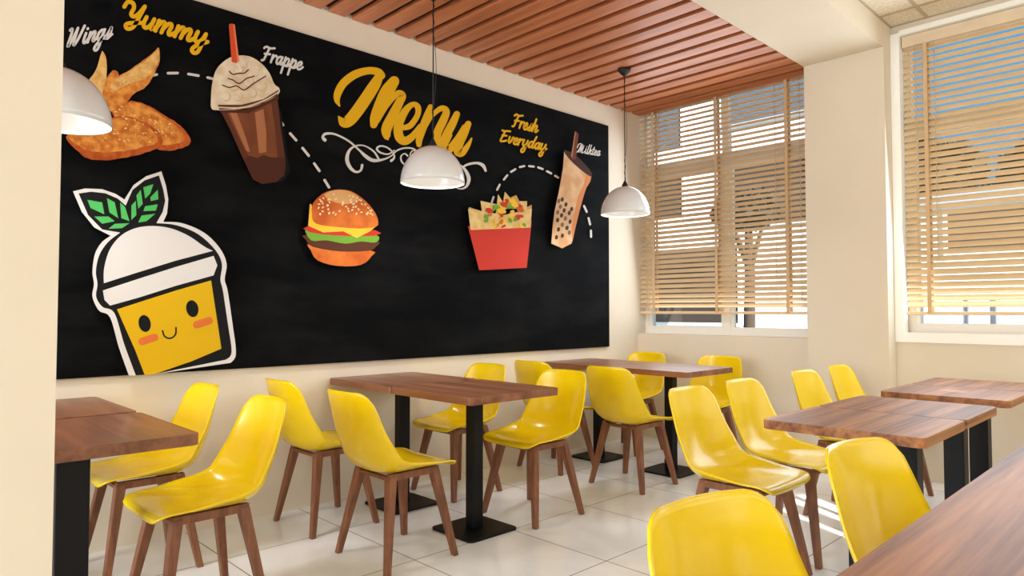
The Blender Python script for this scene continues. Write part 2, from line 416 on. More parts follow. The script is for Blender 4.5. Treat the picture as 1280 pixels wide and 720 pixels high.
# ------------------------------------------------------------------ tables
def rounded_slab(bm, hx, hy, z0, z1, r, bev=.003):
    n = 5; pts = []
    for cx, cy, a0 in ((hx-r, hy-r, 0), (-hx+r, hy-r, PI/2), (-hx+r, -hy+r, PI), (hx-r, -hy+r, 1.5*PI)):
        for k in range(n+1):
            a = a0 + PI/2*k/n; pts.append((cx+r*math.cos(a), cy+r*math.sin(a)))
    A = [bm.verts.new((x, y, z0)) for x, y in pts]; B = [bm.verts.new((x, y, z1)) for x, y in pts]
    bm.faces.new(A); bm.faces.new(B); N = len(pts)
    for k in range(N): bm.faces.new((A[k], A[(k+1) % N], B[(k+1) % N], B[k]))
    if bev:
        es = [e for e in bm.edges if abs(e.verts[0].co.z-e.verts[1].co.z) < 1e-6]
        bmesh.ops.bevel(bm, geom=es, offset=bev, segments=2, affect='EDGES', profile=.5)
def table(x, y, hx, hy, label, group, col=.068, mat='top_x', ztop=.75, th=.038, posts=((0, 0),), base=.165):
    t = thing('pedestal_table', label, 'table', (x, y, 0), group)
    b = bmesh.new(); rounded_slab(b, hx, hy, ztop-th, ztop, .022); link('tabletop', b, M[mat], t)
    for px, py in posts:
        b = bmesh.new(); box(b, px-col/2, px+col/2, py-col/2, py+col/2, .012, ztop-th-.006, .006); link('post', b, M['black'], t)
        b = bmesh.new(); rounded_slab(b, base, base, 0, .012, .025, .002); bmesh.ops.translate(b, verts=b.verts, vec=(px, py, 0)); link('base_plate', b, M['black'], t)
        b = bmesh.new(); box(b, px-.12, px+.12, py-.12, py+.12, ztop-th-.006, ztop-th, .001); link('mount_plate', b, M['black'], t)
    return t
GT = 'square pedestal tables pushed together in pairs'
table(.372, .545, .332, .305, 'brown wood table against the menu wall, half hidden behind the partition', GT, .1)
table(1.068, .545, .332, .305, 'brown wood table beside the partition with a thick black post, under the drink-cup picture', GT, .1)
table(.341, 2.405, .330, .31, 'brown wood table touching the menu wall below the Menu lettering', GT)
table(1.003, 2.405, .330, .31, 'brown wood table in the middle pair with its whole black base plate in view', GT)
table(.341, 4.285, .330, .31, 'brown wood table touching the menu wall near the brown blind', GT)
table(1.003, 4.285, .330, .31, 'brown wood table on the aisle side of the pair below the brown blind', GT)
for yc, hy, lab in ((2.735, .258, 'lighter brown square table with rounded corners standing right behind the long table'),
                (3.262, .262, 'lighter brown square table in the pair past the long table, on its window side'),
                (4.02, .25, 'lighter brown square table in the pair by the pale window, on its long-table side'),
                (4.53, .25, 'lighter brown square table closest to the pale window')):
    table(2.84, yc, .272, hy, lab, GT, .09, 'top_y', th=.034)
tt = table(3.353+.36, 1.775, .36, .845, 'long brown wood table filling the lower corner of the view', None, .09, 'top_y', posts=((.1, -.225), (.1, .6)))
tt.name = 'long_table'

# ------------------------------------------------------------------ pendants
def pendant(x, y, label):
    t = thing('pendant_lamp', label, 'lamp', (x, y, 1.885), 'white dome pendant lamps over the wall tables')
    out = [(.184*math.cos(a), .215*math.sin(a)) for a in [PI/2*k/16 for k in range(16)]] + [(.018, .215)]
    prof = [(.184, 0)] + out[1:]
    inn = [(r-.004 if r > .02 else .014, z-.004 if z > .01 else 0) for r, z in reversed(prof)]
    b = bmesh.new(); lathe(b, prof + inn, 48, True); link('lamp_shade', b, M['enamel'], t, True)
    b = bmesh.new(); lathe(b, [(0, .205), (.026, .205), (.024, .222), (.010, .25), (.004, .262), (0, .262)], 20); link('shade_cap', b, M['cord'], t, True)
    b = bmesh.new(); lathe(b, [(0, .045), (.02, .048), (.037, .065), (.045, .09), (.038, .12), (.02, .145), (.016, .2), (0, .2)], 24); link('bulb', b, M['bulb'], t, True)
    top = ZS-1.885
    b = bmesh.new(); tube(b, [(0, 0, .255), (0, 0, top-.04)], .0035, 8)
    pts = []
    for k in range(60):
        z = .262 + (top-.06-.262)*k/59; a = k*.9; r = .005 + .012*max(0, math.sin((z-.45)/.4*PI)) * (1 if .45 < z < .85 else 0)
        pts.append((r*math.cos(a if r < .006 else .8), r*math.sin(a if r < .006 else .8), z))
    tube(b, pts, .0018, 6); link('cord', b, M['cord'], t, True)
    b = bmesh.new(); lathe(b, [(0, top-.055), (.012, top-.055), (.02, top-.045), (.045, top-.02), (.05, top), (0, top)], 24); link('ceiling_canopy', b, M['cord'], t, True)
    return t
pendant(.67, .56, 'white dome pendant lamp cut off by the partition, in front of the chicken wings picture')
pendant(.67, 2.375, 'white dome pendant lamp hanging in front of the Menu lettering')
pendant(.67, 4.20, 'white dome pendant lamp between the milk tea picture and the brown blind')

# ------------------------------------------------------------------ menu board
BX = .025
board = thing('menu_board', 'black chalkboard menu panel with food pictures and hand lettering on the cream wall', 'menu board', (0, 2.6, .84))
b = bmesh.new(); box(b, 0.001, BX, .30-2.6, 4.834-2.6, 0, 2.81-.84, .002, 1); link('panel', b, M['board'], board)
def bp(px, py, lift=0):
    """photo pixel -> point on the board's face (board-local)"""
    d = FW + RT*((px-640)/F) - UP*((py-360)/F)
    t = (BX-CAM.x)/d.x; p = CAM + d*t
    return Vector((BX+lift, p.y-2.6, min(2.808, max(.842, p.z))-.84))
LIFT = [.0006]
def nextlift(d=.00012):
    LIFT[0] += d; return LIFT[0]
def smooth(pts, n=6, closed=False):
    P = [Vector(p) for p in pts]; out = []; N = len(P)
    for k in range(N if closed else N-1):
        g = (lambda j: P[j % N]) if closed else (lambda j: P[max(0, min(N-1, j))])
        for i in range(n): out.append(cat(g(k-1), g(k), g(k+1), g(k+2), i/n))
    if not closed: out.append(P[-1])
    return out
class Art:
    def __init__(s, name, label=None): s.bm = bmesh.new(); s.mats = []; s.name = name; s.label = label
    def mi(s, m):
        if m not in s.mats: s.mats.append(m)
        return s.mats.index(m)
    def poly(s, pts, m, sm=0, lift=None):
        if sm: pts = smooth(pts, sm, True)
        L = lift or nextlift()
        V = [s.bm.verts.new(bp(p[0], p[1], L)) for p in pts]
        es = [s.bm.edges.new((V[i], V[(i+1) % len(V)])) for i in range(len(V))]
        r = bmesh.ops.triangle_fill(s.bm, use_beauty=True, use_dissolve=False, edges=es, normal=(1, 0, 0))
        for f in r['geom']:
            if isinstance(f, bmesh.types.BMFace): f.material_index = s.mi(m)
    def ell(s, cx, cy, rx, ry, m, rot=0, n=20):
        L = nextlift()
        V = [s.bm.verts.new(bp(cx+rx*math.cos(a)*math.cos(rot)-ry*math.sin(a)*math.sin(rot), cy+rx*math.cos(a)*math.sin(rot)+ry*math.sin(a)*math.cos(rot), L)) for a in [2*PI*k/n for k in range(n)]]
        s.bm.faces.new(V).material_index = s.mi(m)
    def stroke(s, pts, m, sm=6, w=None):
        """pts (x, y[, width]) in photo pixels"""
        P = [(p[0], p[1], p[2] if len(p) > 2 else w) for p in pts]
        if sm: P = smooth(P, sm)
        L = nextlift(); k = s.mi(m); prev = None
        for i, p in enumerate(P):
            q0 = P[max(0, i-1)]; q1 = P[min(len(P)-1, i+1)]
            d = Vector((q1[0]-q0[0], q1[1]-q0[1])); d = d.normalized() if d.length > 1e-6 else Vector((1, 0))
            nx, ny = -d[1]*p[2]/2, d[0]*p[2]/2
            cur = (s.bm.verts.new(bp(p[0]+nx, p[1]+ny, L)), s.bm.verts.new(bp(p[0]-nx, p[1]-ny, L)))
            if prev: s.bm.faces.new((prev[0], cur[0], cur[1], prev[1])).material_index = k
            prev = cur
        for p, dl in ((P[0], 4e-5), (P[-1], 8e-5)):
            V = [s.bm.verts.new(bp(p[0]+p[2]/2*math.cos(a), p[1]+p[2]/2*math.sin(a), L-dl)) for a in [2*PI*q/12 for q in range(12)]]
            s.bm.faces.new(V).material_index = k
    def done(s):
        for f in s.bm.faces:
            f.normal_update()
            if f.normal.x < 0: f.normal_flip()
        me = bpy.data.meshes.new(s.name); s.bm.to_mesh(me); s.bm.free()
        for m in s.mats: me.materials.append(m)
        o = bpy.data.objects.new(s.name, me); COL.objects.link(o); o.parent = board
        if s.label: o['label'] = s.label
        return o
white = flat('print_white', (212, 206, 199)); gold = flat('print_gold', (222, 168, 14)); ink = flat('print_black', (9, 9, 9))
def cr(ox, oy, s, pts): return [(ox+p[0]/s, oy+p[1]/s) + ((p[2]/s,) if len(p) > 2 else ()) for p in pts]

# big word
a = Art('title_lettering', 'large golden brush word reading Menu')
c = lambda pts: cr(400, 70, 4.236, pts)
for st in ([(104, 266, 6), (90, 235, 24), (95, 195, 34), (125, 143, 36), (185, 98, 36), (255, 78, 32), (305, 84, 34), (325, 104, 34)],
           [(318, 100, 34), (288, 155, 50), (236, 235, 54), (190, 300, 54), (152, 343, 52), (122, 350, 42), (98, 320, 6)],
           [(284, 364, 32), (294, 325, 48), (324, 255, 58), (356, 188, 60), (392, 134, 46)],
           [(300, 340, 30), (355, 262, 20), (408, 200, 30), (436, 210, 36), (420, 245, 42), (385, 315, 44), (352, 385, 46), (354, 428, 30), (358, 440, 10)],
           [(440, 380, 26), (478, 368, 30), (515, 315, 28), (518, 272, 30), (492, 256, 26), (452, 290, 36), (416, 365, 44), (418, 425, 46), (448, 450, 42), (490, 425, 34), (530, 370, 22)],
           [(524, 470, 26), (525, 440, 34), (548, 370, 40), (572, 310, 40), (585, 270, 28)],
           [(540, 400, 26), (590, 320, 22), (640, 278, 28), (668, 292, 34), (655, 335, 40), (620, 410, 42), (622, 455, 44), (650, 475, 36), (690, 420, 20)],
           [(724, 308, 32), (700, 360, 40), (664, 430, 42), (656, 478, 44), (678, 500, 40), (725, 440, 30), (765, 375, 26)],
           [(784, 360, 32), (760, 415, 40), (735, 470, 42), (730, 505, 44), (752, 512, 36), (785, 470, 22), (802, 436, 8)]):
    a.stroke(c([(p[0], p[1], p[2]*(1.2 if p[0] < 400 else 1.06)) for p in st]), gold)
a.done()
a = Art('flourish', 'white curling flourish under the big word')
for st in ([(25, 445, 18), (14, 430, 14), (30, 412, 14), (80, 415, 10), (150, 450, 10), (205, 497, 10), (240, 530, 18), (280, 553, 18), (330, 549, 11), (375, 530, 7), (405, 502, 8), (445, 488, 8), (490, 490, 8), (520, 510, 6)],
           [(222, 578, 14), (215, 605, 12), (190, 614, 12), (160, 592, 18), (142, 548, 20), (155, 500, 14), (190, 476, 8), (235, 476, 7), (285, 507, 9), (312, 550, 11)],
           [(392, 500, 7), (360, 520, 8), (320, 512, 9), (300, 492, 11), (318, 477, 9), (355, 485, 8), (385, 512, 8), (392, 538, 10), (376, 555, 14)],
           [(462, 528, 10), (446, 517, 6), (428, 532, 8), (432, 560, 9), (456, 582, 6)],
           [(476, 530, 6), (480, 512, 6), (500, 502, 6), (560, 540, 6), (660, 600, 6), (735, 597, 9), (780, 575, 12), (830, 567, 13), (862, 580, 18), (876, 608, 12)],
           [(700, 570, 5), (735, 575, 6), (765, 600, 14), (786, 645, 20), (778, 685, 14), (752, 703, 8), (725, 700, 5)]):
    a.stroke(c(st), white)
a.done()

# script alphabet: strokes in (x, y) with x-height 1 and baseline 0, joined like brush handwriting
GL = {
 'i': (.55, [[(.15, 1), (.05, .4), (.1, .05), (.3, .05), (.55, .4)], [(.22, 1.4), (.24, 1.45)]]),
 'n': (.95, [[(.1, 1), (0, 0)], [(.03, .3), (.3, .85), (.55, 1), (.65, .8), (.52, .25), (.62, 0), (.95, .35)]]),
 'm': (1.35, [[(.1, 1), (0, 0)], [(.03, .3), (.25, .85), (.45, 1), (.52, .75), (.42, 0)], [(.46, .3), (.7, .85), (.92, 1), (1, .75), (.9, .2), (1.02, 0), (1.35, .35)]]),
 'g': (.9, [[(.65, .9), (.4, 1), (.1, .7), (.08, .2), (.3, .02), (.55, .4), (.7, 1)], [(.7, 1), (.55, 0), (.4, -.8), (.15, -1), (-.05, -.75), (.2, -.3), (.9, .3)]]),
 's': (.75, [[(0, .05), (.35, .7), (.5, 1.1), (.55, .75), (.5, .25), (.3, 0), (.05, .1)], [(.3, 0), (.75, .35)]]),
 'u': (.9, [[(.12, 1), (.02, .4), (.1, .05), (.3, .05), (.55, .5), (.66, 1)], [(.66, 1), (.56, .35), (.62, .03), (.9, .35)]]),
 'y': (.9, [[(.12, 1), (.02, .4), (.12, .08), (.3, .1), (.55, .5), (.68, 1)], [(.68, 1), (.55, 0), (.4, -.8), (.15, -1), (-.02, -.75), (.2, -.3), (.9, .35)]]),
 'r': (.65, [[(.1, 1), (0, 0)], [(.03, .3), (.25, .85), (.5, 1), (.6, .85)]]),
 'a': (.9, [[(.65, .9), (.4, 1), (.1, .7), (.06, .2), (.25, 0), (.5, .35), (.68, 1)], [(.68, 1), (.57, .3), (.65, .02), (.9, .35)]]),
 'p': (.9, [[(.18, 1.1), (0, -1)], [(.1, .3), (.3, .85), (.55, 1), (.68, .7), (.55, .2), (.35, 0), (.15, .15)], [(.4, 0), (.65, .05), (.9, .35)]]),
 'e': (.75, [[(.08, .45), (.35, .5), (.52, .8), (.38, 1), (.12, .75), (.05, .3), (.22, 0), (.5, .08), (.75, .4)]]),
 'h': (.95, [[(.3, 1.9), (.15, 1), (0, 0)], [(.05, .3), (.3, .85), (.55, 1), (.65, .8), (.52, .25), (.62, 0), (.95, .35)]]),
 'v': (.8, [[(.1, 1), (.08, .4), (.2, 0), (.45, .4), (.6, 1), (.8, .85)]]),
 'd': (.95, [[(.65, .9), (.4, 1), (.1, .7), (.06, .2), (.25, 0), (.5, .35), (.68, 1)], [(.92, 1.9), (.7, 1), (.57, .3), (.66, .02), (.95, .35)]]),
 'l': (.5, [[(.3, 1.9), (.1, .8), (.05, .2), (.15, 0), (.5, .35)]]),
 'k': (.85, [[(.3, 1.9), (.15, 1), (0, 0)], [(.1, .4), (.4, .95), (.55, .85), (.45, .6), (.2, .5)], [(.25, .5), (.5, .1), (.65, 0), (.85, .3)]]),
 't': (.6, [[(.32, 1.6), (.12, .6), (.1, .15), (.25, 0), (.6, .35)], [(0, 1.1), (.55, 1.15)]]),
 'W': (1.75, [[(0, 1.6), (.2, 1.75), (.25, 1.2), (.12, .2), (.2, 0), (.55, .8), (.85, 1.7)], [(.85, 1.7), (.72, .3), (.85, 0), (1.2, .7), (1.55, 1.8)]]),
 'Y': (1.35, [[(-.15, 1.35), (0, 1.85), (.35, 1.9), (.5, 1.5), (.4, .9), (.6, .7), (.9, 1.1), (1.2, 1.9)], [(1.2, 1.9), (1, .9), (.75, -.2), (.4, -.55), (.2, -.3), (.45, 0), (1.35, .4)]]),
 'F': (1.15, [[(-.05, 1.6), (.2, 1.85), (.7, 1.75), (1.25, 1.9)], [(.62, 1.75), (.4, .9), (.2, .1), (-.05, 0)], [(.15, .9), (.85, 1)]]),
 'E': (1.15, [[(1.15, 1.85), (.7, 1.8), (.3, 1.7), (-.05, 1.75)], [(.4, 1.75), (.2, .9), (0, .05), (.5, .1), (.9, .3)], [(.1, .95), (.75, 1.05)]]),
 'M': (2.0, [[(-.25, .9), (-.15, 1.5), (.25, 1.8), (.6, 1.7), (.35, .7), (-.05, 0), (-.3, .2)], [(.3, .1), (.95, 1.75)], [(.95, 1.75), (.75, .1)], [(.75, .1), (1.4, 1.6), (1.2, .3), (1.35, 0), (1.9, .4)]]),
}
def write(name, label, word, x0, y0, slope, xh, w, m, length, slant=.22, yscale=1):
    a = Art(name, label); total = sum(GL[ch][0] for ch in word); kx = length/total; cx = 0
    for ch in word:
        adv, strokes = GL[ch]
        for st in strokes:
            pts = []
            for (u, v) in st:
                px = x0 + (cx+u)*kx + v*slant*xh
                pts.append((px, y0 + (cx+u)*kx*slope - v*xh*yscale, w))
            a.stroke(pts, m, 5)
        cx += adv
    return a.done()
write('caption_lettering', 'small white script word reading Wings', 'Wings', 83, 58.5, -.20, 12.6, 3.2, white, 56)
write('caption_lettering', 'golden script word reading Yummy', 'Yummy', 154, 27, .29, 13, 5.2, gold, 104)
write('caption_lettering', 'small white script word reading Frappe', 'Frappe', 327, 75.5, .25, 9.4, 2.7, white, 50)
write('caption_lettering', 'golden script word reading Fresh', 'Fresh', 640, 158, .26, 8.2, 2.5, gold, 31)
write('caption_lettering', 'golden script word reading Everyday', 'Everyday', 624.5, 176.5, .22, 7.6, 2.4, gold, 57)
write('caption_lettering', 'tiny white script word reading Milktea', 'Milktea', 720.5, 190.5, .17, 6.0, 1.15, white, 28)

# dashed trail lines
a = Art('dashed_trail', 'white dashed line from the wings to the frappe')
def dashes(ds, w=3.2):
    for p, q in ds: a.stroke([(*p, w), (*q, w)], white, 0)
dashes([((187, 95.5), (195, 93.8)), ((209, 92.2), (221, 92)), ((234.5, 93.2), (247, 95.2)), ((258.5, 97.6), (266, 99.5))])
a.done(); a = Art('dashed_trail', 'white dashed line from the frappe to the burger')
dashes([((349.5, 152), (352.6, 156.8)), ((361.5, 167.3), (369, 175.8)), ((377, 185.5), (384.6, 195)), ((391.5, 204.8), (398, 214)), ((404.5, 225.5), (410, 234.5))])
a.done(); a = Art('dashed_trail', 'white dashed arc from the nachos to the milk tea')
dashes([tuple(cr(600, 130, 5.144, d)) for d in ([(68, 635), (80, 600)], [(103, 553), (119, 520)], [(146, 487), (168, 460)], [(192, 438), (220, 421)], [(249, 407), (277, 401)], [(308, 401), (338, 404)], [(366, 409), (395, 420)], [(423, 434), (450, 448)], [(475, 463), (495, 475)], [(630, 602), (641, 622)], [(661, 657), (678, 694)], [(690, 735), (700, 775)], [(705, 815), (706, 855)])], 2.6)
a.done()

# chicken wings
wing = flat('print_fried_wing', (222, 150, 66), (186, 98, 34), 26); wing_l = flat('print_wing_tip', (228, 186, 112), (206, 150, 78), 22); wing_d = flat('print_wing_edge', (190, 92, 34), (160, 70, 24), 30)
wing_h = flat('print_wing_gloss', (240, 205, 140))
a = Art('wings_picture', 'three fried chicken wings in orange and gold')
c = lambda pts: cr(70, 0, 3.43, pts)
def crumb(pts, amp, n=4):
    P = smooth(pts, n, True); rnd = random.Random(3)
    return [(p[0]+rnd.uniform(-amp, amp), p[1]+rnd.uniform(-amp, amp)) for p in P]
a.poly(crumb(c([(130, 365), (165, 310), (190, 232), (198, 225), (213, 260), (213, 340), (205, 395), (185, 410)]), .35), wing_l)
a.poly(crumb(c([(205, 372), (225, 322), (245, 303), (266, 322), (250, 350)]), .3), wing)
a.poly(crumb(c([(235, 480), (290, 447), (330, 435), (400, 460), (465, 498), (530, 543), (570, 592), (565, 622), (520, 641), (440, 644), (300, 570)]), .5), wing_d)
a.poly(crumb(c([(240, 480), (290, 450), (330, 440), (395, 464), (455, 503), (515, 548), (548, 590), (530, 612), (440, 622), (300, 560)]), .5), wing)
a.poly(crumb(c([(195, 400), (230, 350), (300, 310), (370, 262), (415, 226), (436, 209), (441, 258), (420, 312), (385, 372), (330, 405), (300, 440), (240, 482), (215, 455)]), .4), wing)
a.poly(crumb(c([(232, 362), (300, 316), (370, 270), (415, 232), (434, 213), (437, 255), (415, 302), (375, 340), (310, 362), (250, 390)]), .3), wing_l)
a.poly(crumb(c([(40, 590), (110, 550), (220, 510), (300, 503), (370, 523), (430, 563), (453, 602), (440, 632), (380, 657), (300, 677), (230, 687), (150, 687), (95, 655)]), .5), wing_d)
a.poly(crumb(c([(48, 585), (115, 555), (220, 518), (300, 509), (365, 530), (415, 568), (432, 600), (415, 620), (360, 635), (290, 650), (220, 655), (150, 652), (95, 628)]), .5), wing)
rnd = random.Random(5)
for k in range(46):
    u = rnd.random(); x = 245+u*260; y = 470+u*90+rnd.uniform(-22, 40)
    a.ell(70+x/3.43, y/3.43, rnd.uniform(.6, 1.9), rnd.uniform(.4, .9), wing_h if k % 3 else wing_d, rnd.uniform(.2, .9), 8)
for k in range(46):
    x = rnd.uniform(120, 410); y = 545 + (x-120)*.03 + rnd.uniform(-15, 60)
    a.ell(70+x/3.43, y/3.43, rnd.uniform(.6, 2.2), rnd.uniform(.4, .9), wing_d if k % 2 else wing_h, rnd.uniform(-.4, .4), 8)
for k in range(26):
    u = rnd.random(); x = 230+u*170; y = 390-u*120+rnd.uniform(-18, 30)
    a.ell(70+x/3.43, y/3.43, rnd.uniform(.5, 1.6), rnd.uniform(.3, .8), wing if k % 2 else wing_h, -.7, 8)
a.done()

# iced frappe
brown = flat('print_coffee', (128, 72, 40), (112, 60, 34), 6); dbrown = flat('print_dark_coffee', (74, 36, 22)); mbrown = flat('print_choc', (92, 46, 28)); lbrown = flat('print_light_coffee', (166, 106, 70))
cream = flat('print_cream', (226, 210, 182), (206, 182, 148), 14); creamd = flat('print_cream_shade', (206, 176, 138)); orange = flat('print_straw', (206, 78, 40)); orl = flat('print_straw_light', (228, 124, 84))
a = Art('frappe_picture', 'iced frappe cup with whipped cream and an orange straw')
c = lambda pts: cr(250, 20, 3.273, pts)
a.poly(c([(300, 345), (322, 400), (345, 560), (358, 640), (335, 675), (290, 690), (320, 600)]), ink)
a.poly(c([(72, 386), (180, 392), (306, 335), (322, 470), (341, 600), (335, 655), (295, 683), (245, 690), (208, 672), (170, 590), (115, 470)]), brown)
a.poly(c([(280, 350), (306, 335), (322, 470), (341, 600), (333, 655), (300, 683), (310, 600), (298, 470)]), mbrown)
a.poly(c([(72, 386), (98, 390), (150, 500), (190, 578), (172, 590), (115, 470)]), mbrown)
a.poly(c([(110, 395), (140, 398), (178, 500), (196, 560), (180, 555)]), lbrown)
a.poly(c([(215, 400), (250, 385), (262, 480), (262, 560), (232, 565)]), lbrown)
a.poly(c([(170, 588), (195, 575), (225, 585), (250, 572), (285, 582), (337, 580), (341, 610), (335, 655), (295, 683), (245, 690), (208, 672)]), dbrown)
a.poly(c([(66, 384), (180, 388), (309, 326), (312, 345), (190, 402), (75, 400)]), dbrown)
a.poly(c([(36, 350), (40, 290), (55, 230), (88, 192), (130, 170), (190, 170), (240, 198), (275, 240), (295, 284), (314, 300), (310, 326), (245, 362), (165, 385), (62, 390), (38, 382)]), cream, 3)
a.poly(c([(64, 368), (160, 368), (250, 345), (312, 306), (306, 330), (245, 362), (165, 385), (70, 388)]), mbrown)
a.stroke(c([(64, 378, 5), (160, 380, 7), (250, 352, 6), (308, 318, 5)]), cream)
for (x, y, r) in ((100, 335, 18), (150, 335, 18), (205, 320, 20), (245, 295, 20), (130, 290, 22), (190, 275, 22), (150, 225, 20), (170, 205, 14)):
    a.ell(250+x/3.273, 20+y/3.273, r/3.273, r*1.1/3.273, creamd); a.ell(250+(x-3)/3.273, 20+(y-3)/3.273, r*.85/3.273, r*.95/3.273, cream)
for st in ([(110, 232), (125, 245), (150, 240), (170, 240), (188, 226)], [(106, 262), (125, 268), (150, 282), (180, 262), (212, 252)], [(82, 288), (110, 298), (140, 292), (170, 308), (205, 285), (232, 268), (258, 252)]):
    a.stroke(c([(x, y, 4.5) for x, y in st]), dbrown)
a.poly(c([(108, 42), (120, 38), (132, 42), (150, 190), (136, 200), (120, 194)]), orange)
a.poly(c([(126, 42), (132, 42), (150, 190), (143, 196)]), orl)
a.done()

# burger
bun = flat('print_bun', (214, 116, 46), (190, 88, 28), 8); bun_l = flat('print_bun_light', (226, 172, 110)); seed = flat('print_sesame', (240, 216, 168)); lettuce = flat('print_lettuce', (110, 160, 48)); patty = flat('print_patty', (84, 44, 26)); cheese = flat('print_cheese', (236, 188, 52)); tomato = flat('print_tomato', (196, 52, 34))
a = Art('burger_picture', 'sesame burger with cheese, lettuce and patty')
c = lambda pts: cr(370, 180, 7.2, pts)
a.poly(c([(120, 900), (640, 960), (655, 1010), (560, 1090), (350, 1100), (170, 1050), (110, 960)]), bun, 3)
a.poly(c([(80, 820), (680, 870), (690, 930), (620, 965), (380, 970), (130, 930), (70, 870)]), patty, 3)
a.poly(c([(60, 760), (200, 800), (330, 785), (470, 830), (600, 810), (720, 835), (690, 890), (560, 880), (420, 900), (250, 870), (110, 870)]), lettuce, 3)
a.poly(c([(90, 740), (690, 780), (680, 830), (380, 830), (100, 800)]), tomato, 2)
a.poly(c([(100, 545), (115, 550), (140, 690), (700, 740), (640, 790), (520, 850), (400, 790), (220, 800), (85, 740)]), cheese)
a.poly(c([(118, 640), (118, 570), (150, 510), (220, 450), (300, 422), (380, 415), (470, 430), (560, 485), (630, 550), (690, 630), (715, 710), (690, 750), (560, 765), (380, 755), (200, 735), (130, 700)]), bun, 2)
a.poly(c([(230, 460), (300, 428), (380, 420), (460, 436), (530, 480), (520, 520), (430, 545), (330, 530), (260, 500)]), bun_l, 3)
rnd = random.Random(11)
for k in range(60):
    x = rnd.uniform(170, 660); t = (x-150)/540; top = 420+abs(t-.42)**2*560; y = rnd.uniform(top+18, 640)
    a.ell(370+x/7.2, 180+y/7.2, 1.7, .95, seed, rnd.uniform(-1.2, 1.2), 10)
a.done()

# nachos
chip = flat('print_nacho', (230, 200, 134), (214, 176, 104), 14); chip_d = flat('print_nacho_edge', (206, 158, 84)); box_c = flat('print_tray', (196, 52, 36))
a = Art('nachos_picture', 'pile of nacho chips with cheese and peppers')
c = lambda pts: cr(560, 210, 6.4, pts)
a.poly(c([(130, 470), (640, 430), (600, 800), (220, 820)]), box_c)
for tri, m in (([(138, 318), (300, 370), (150, 500)], chip_d), ([(230, 268), (385, 300), (250, 420)], chip), ([(640, 298), (560, 340), (630, 470)], chip_d), ([(602, 270), (500, 270), (600, 380)], chip),
               ([(425, 195), (540, 330), (400, 330)], chip), ([(515, 222), (570, 330), (470, 240)], chip_d), ([(370, 215), (440, 330), (350, 380)], chip), ([(130, 330), (420, 380), (640, 330), (630, 480), (150, 500)], chip)):
    a.poly(c(tri), m)
rnd = random.Random(2)
for k in range(60):
    x = rnd.uniform(240, 580); y = rnd.uniform(255, 470)
    if y < 400-150*(1-abs(x-430)/190): continue
    a.ell(560+x/6.4, 210+y/6.4, rnd.uniform(1.5, 4.2), rnd.uniform(1.2, 3), (cheese, cheese, tomato, lettuce, bun)[k % 5], rnd.uniform(0, 3), 10)
for (x, y, m) in ((415, 298, tomato), (535, 315, tomato), (295, 345, tomato), (545, 340, bun), (480, 270, cheese), (465, 310, lettuce), (355, 320, lettuce), (385, 350, cheese), (500, 300, cheese)):
    a.ell(560+x/6.4, 210+y/6.4, 4.8, 3.2, m, .3, 12)
a.done()

# milk tea
tea = flat('print_milk_tea', (218, 178, 134), (200, 150, 104), 7); tea_e = flat('print_tea_edge', (206, 130, 78)); straw = flat('print_brown_straw', (104, 56, 34)); strawd = flat('print_lid', (62, 32, 20)); pearl = flat('print_pearl', (74, 48, 36)); pearl2 = flat('print_pearl_pale', (122, 96, 74))
a = Art('milk_tea_picture', 'tall milk tea glass with dark pearls and brown straw')
c = lambda pts: cr(600, 130, 5.144, pts)
a.poly(c([(513, 312), (560, 345), (690, 465), (680, 505), (655, 545), (640, 590), (612, 690), (585, 800), (560, 900), (500, 930), (430, 900), (440, 780), (452, 690), (480, 560), (505, 420)]), tea)
a.poly(c([(655, 440), (690, 465), (680, 505), (655, 545), (640, 590), (612, 690), (585, 800), (565, 890), (560, 800), (600, 600), (640, 520)]), tea_e)
a.poly(c([(512, 305), (530, 306), (580, 330), (640, 385), (685, 440), (688, 472), (640, 445), (570, 385), (525, 335)]), strawd, 3)
a.poly(c([(582, 184), (594, 188), (606, 200), (588, 360), (570, 366), (556, 345)]), straw)
a.poly(c([(582, 184), (589, 186), (566, 352), (556, 345)]), lbrown)
for k, (x, y) in enumerate(((478, 628), (500, 618), (524, 650), (488, 665), (512, 688), (560, 680), (470, 700), (545, 705), (495, 720), (520, 740), (470, 750), (550, 760), (500, 780), (530, 800), (475, 810), (545, 830), (500, 850), (462, 860))):
    a.ell(600+x/5.144, 130+y/5.144, 2, 2.9, pearl if k % 3 else pearl2, .2, 12)
a.done()

# drink-cup logo
green = flat('print_green', (76, 176, 88)); yel = flat('print_yellow', (208, 164, 8)); blush = flat('print_blush', (206, 106, 48)); wht = flat('print_logo_white', (212, 206, 201))
a = Art('drink_cup_logo', 'smiling cartoon drink cup with two green leaves, outlined in white')
c = lambda pts: cr(60, 200, 2.571, pts)
leafy = [(192, 246), (140, 220), (100, 170), (72, 105), (110, 96), (165, 98), (208, 113), (236, 131), (265, 85), (305, 57), (354, 41), (368, 85), (376, 130), (372, 175), (360, 202)]
cupo = smooth([(360, 202), (420, 206), (490, 236), (540, 285), (562, 335), (556, 385), (565, 420), (580, 520), (592, 620), (575, 650)], 5) + [(330, 720), (260, 720)] + smooth([(250, 690), (218, 600), (190, 505), (155, 484), (134, 440), (139, 400), (134, 360), (142, 305), (163, 268), (192, 246)], 5)
a.poly(c(leafy + [(p[0], p[1]) for p in cupo[1:-1]]), wht)
leafk = [(222, 236), (165, 226), (120, 180), (90, 112), (130, 106), (175, 111), (215, 128), (240, 150), (262, 100), (300, 70), (346, 54), (360, 100), (366, 135), (358, 170), (338, 206)]
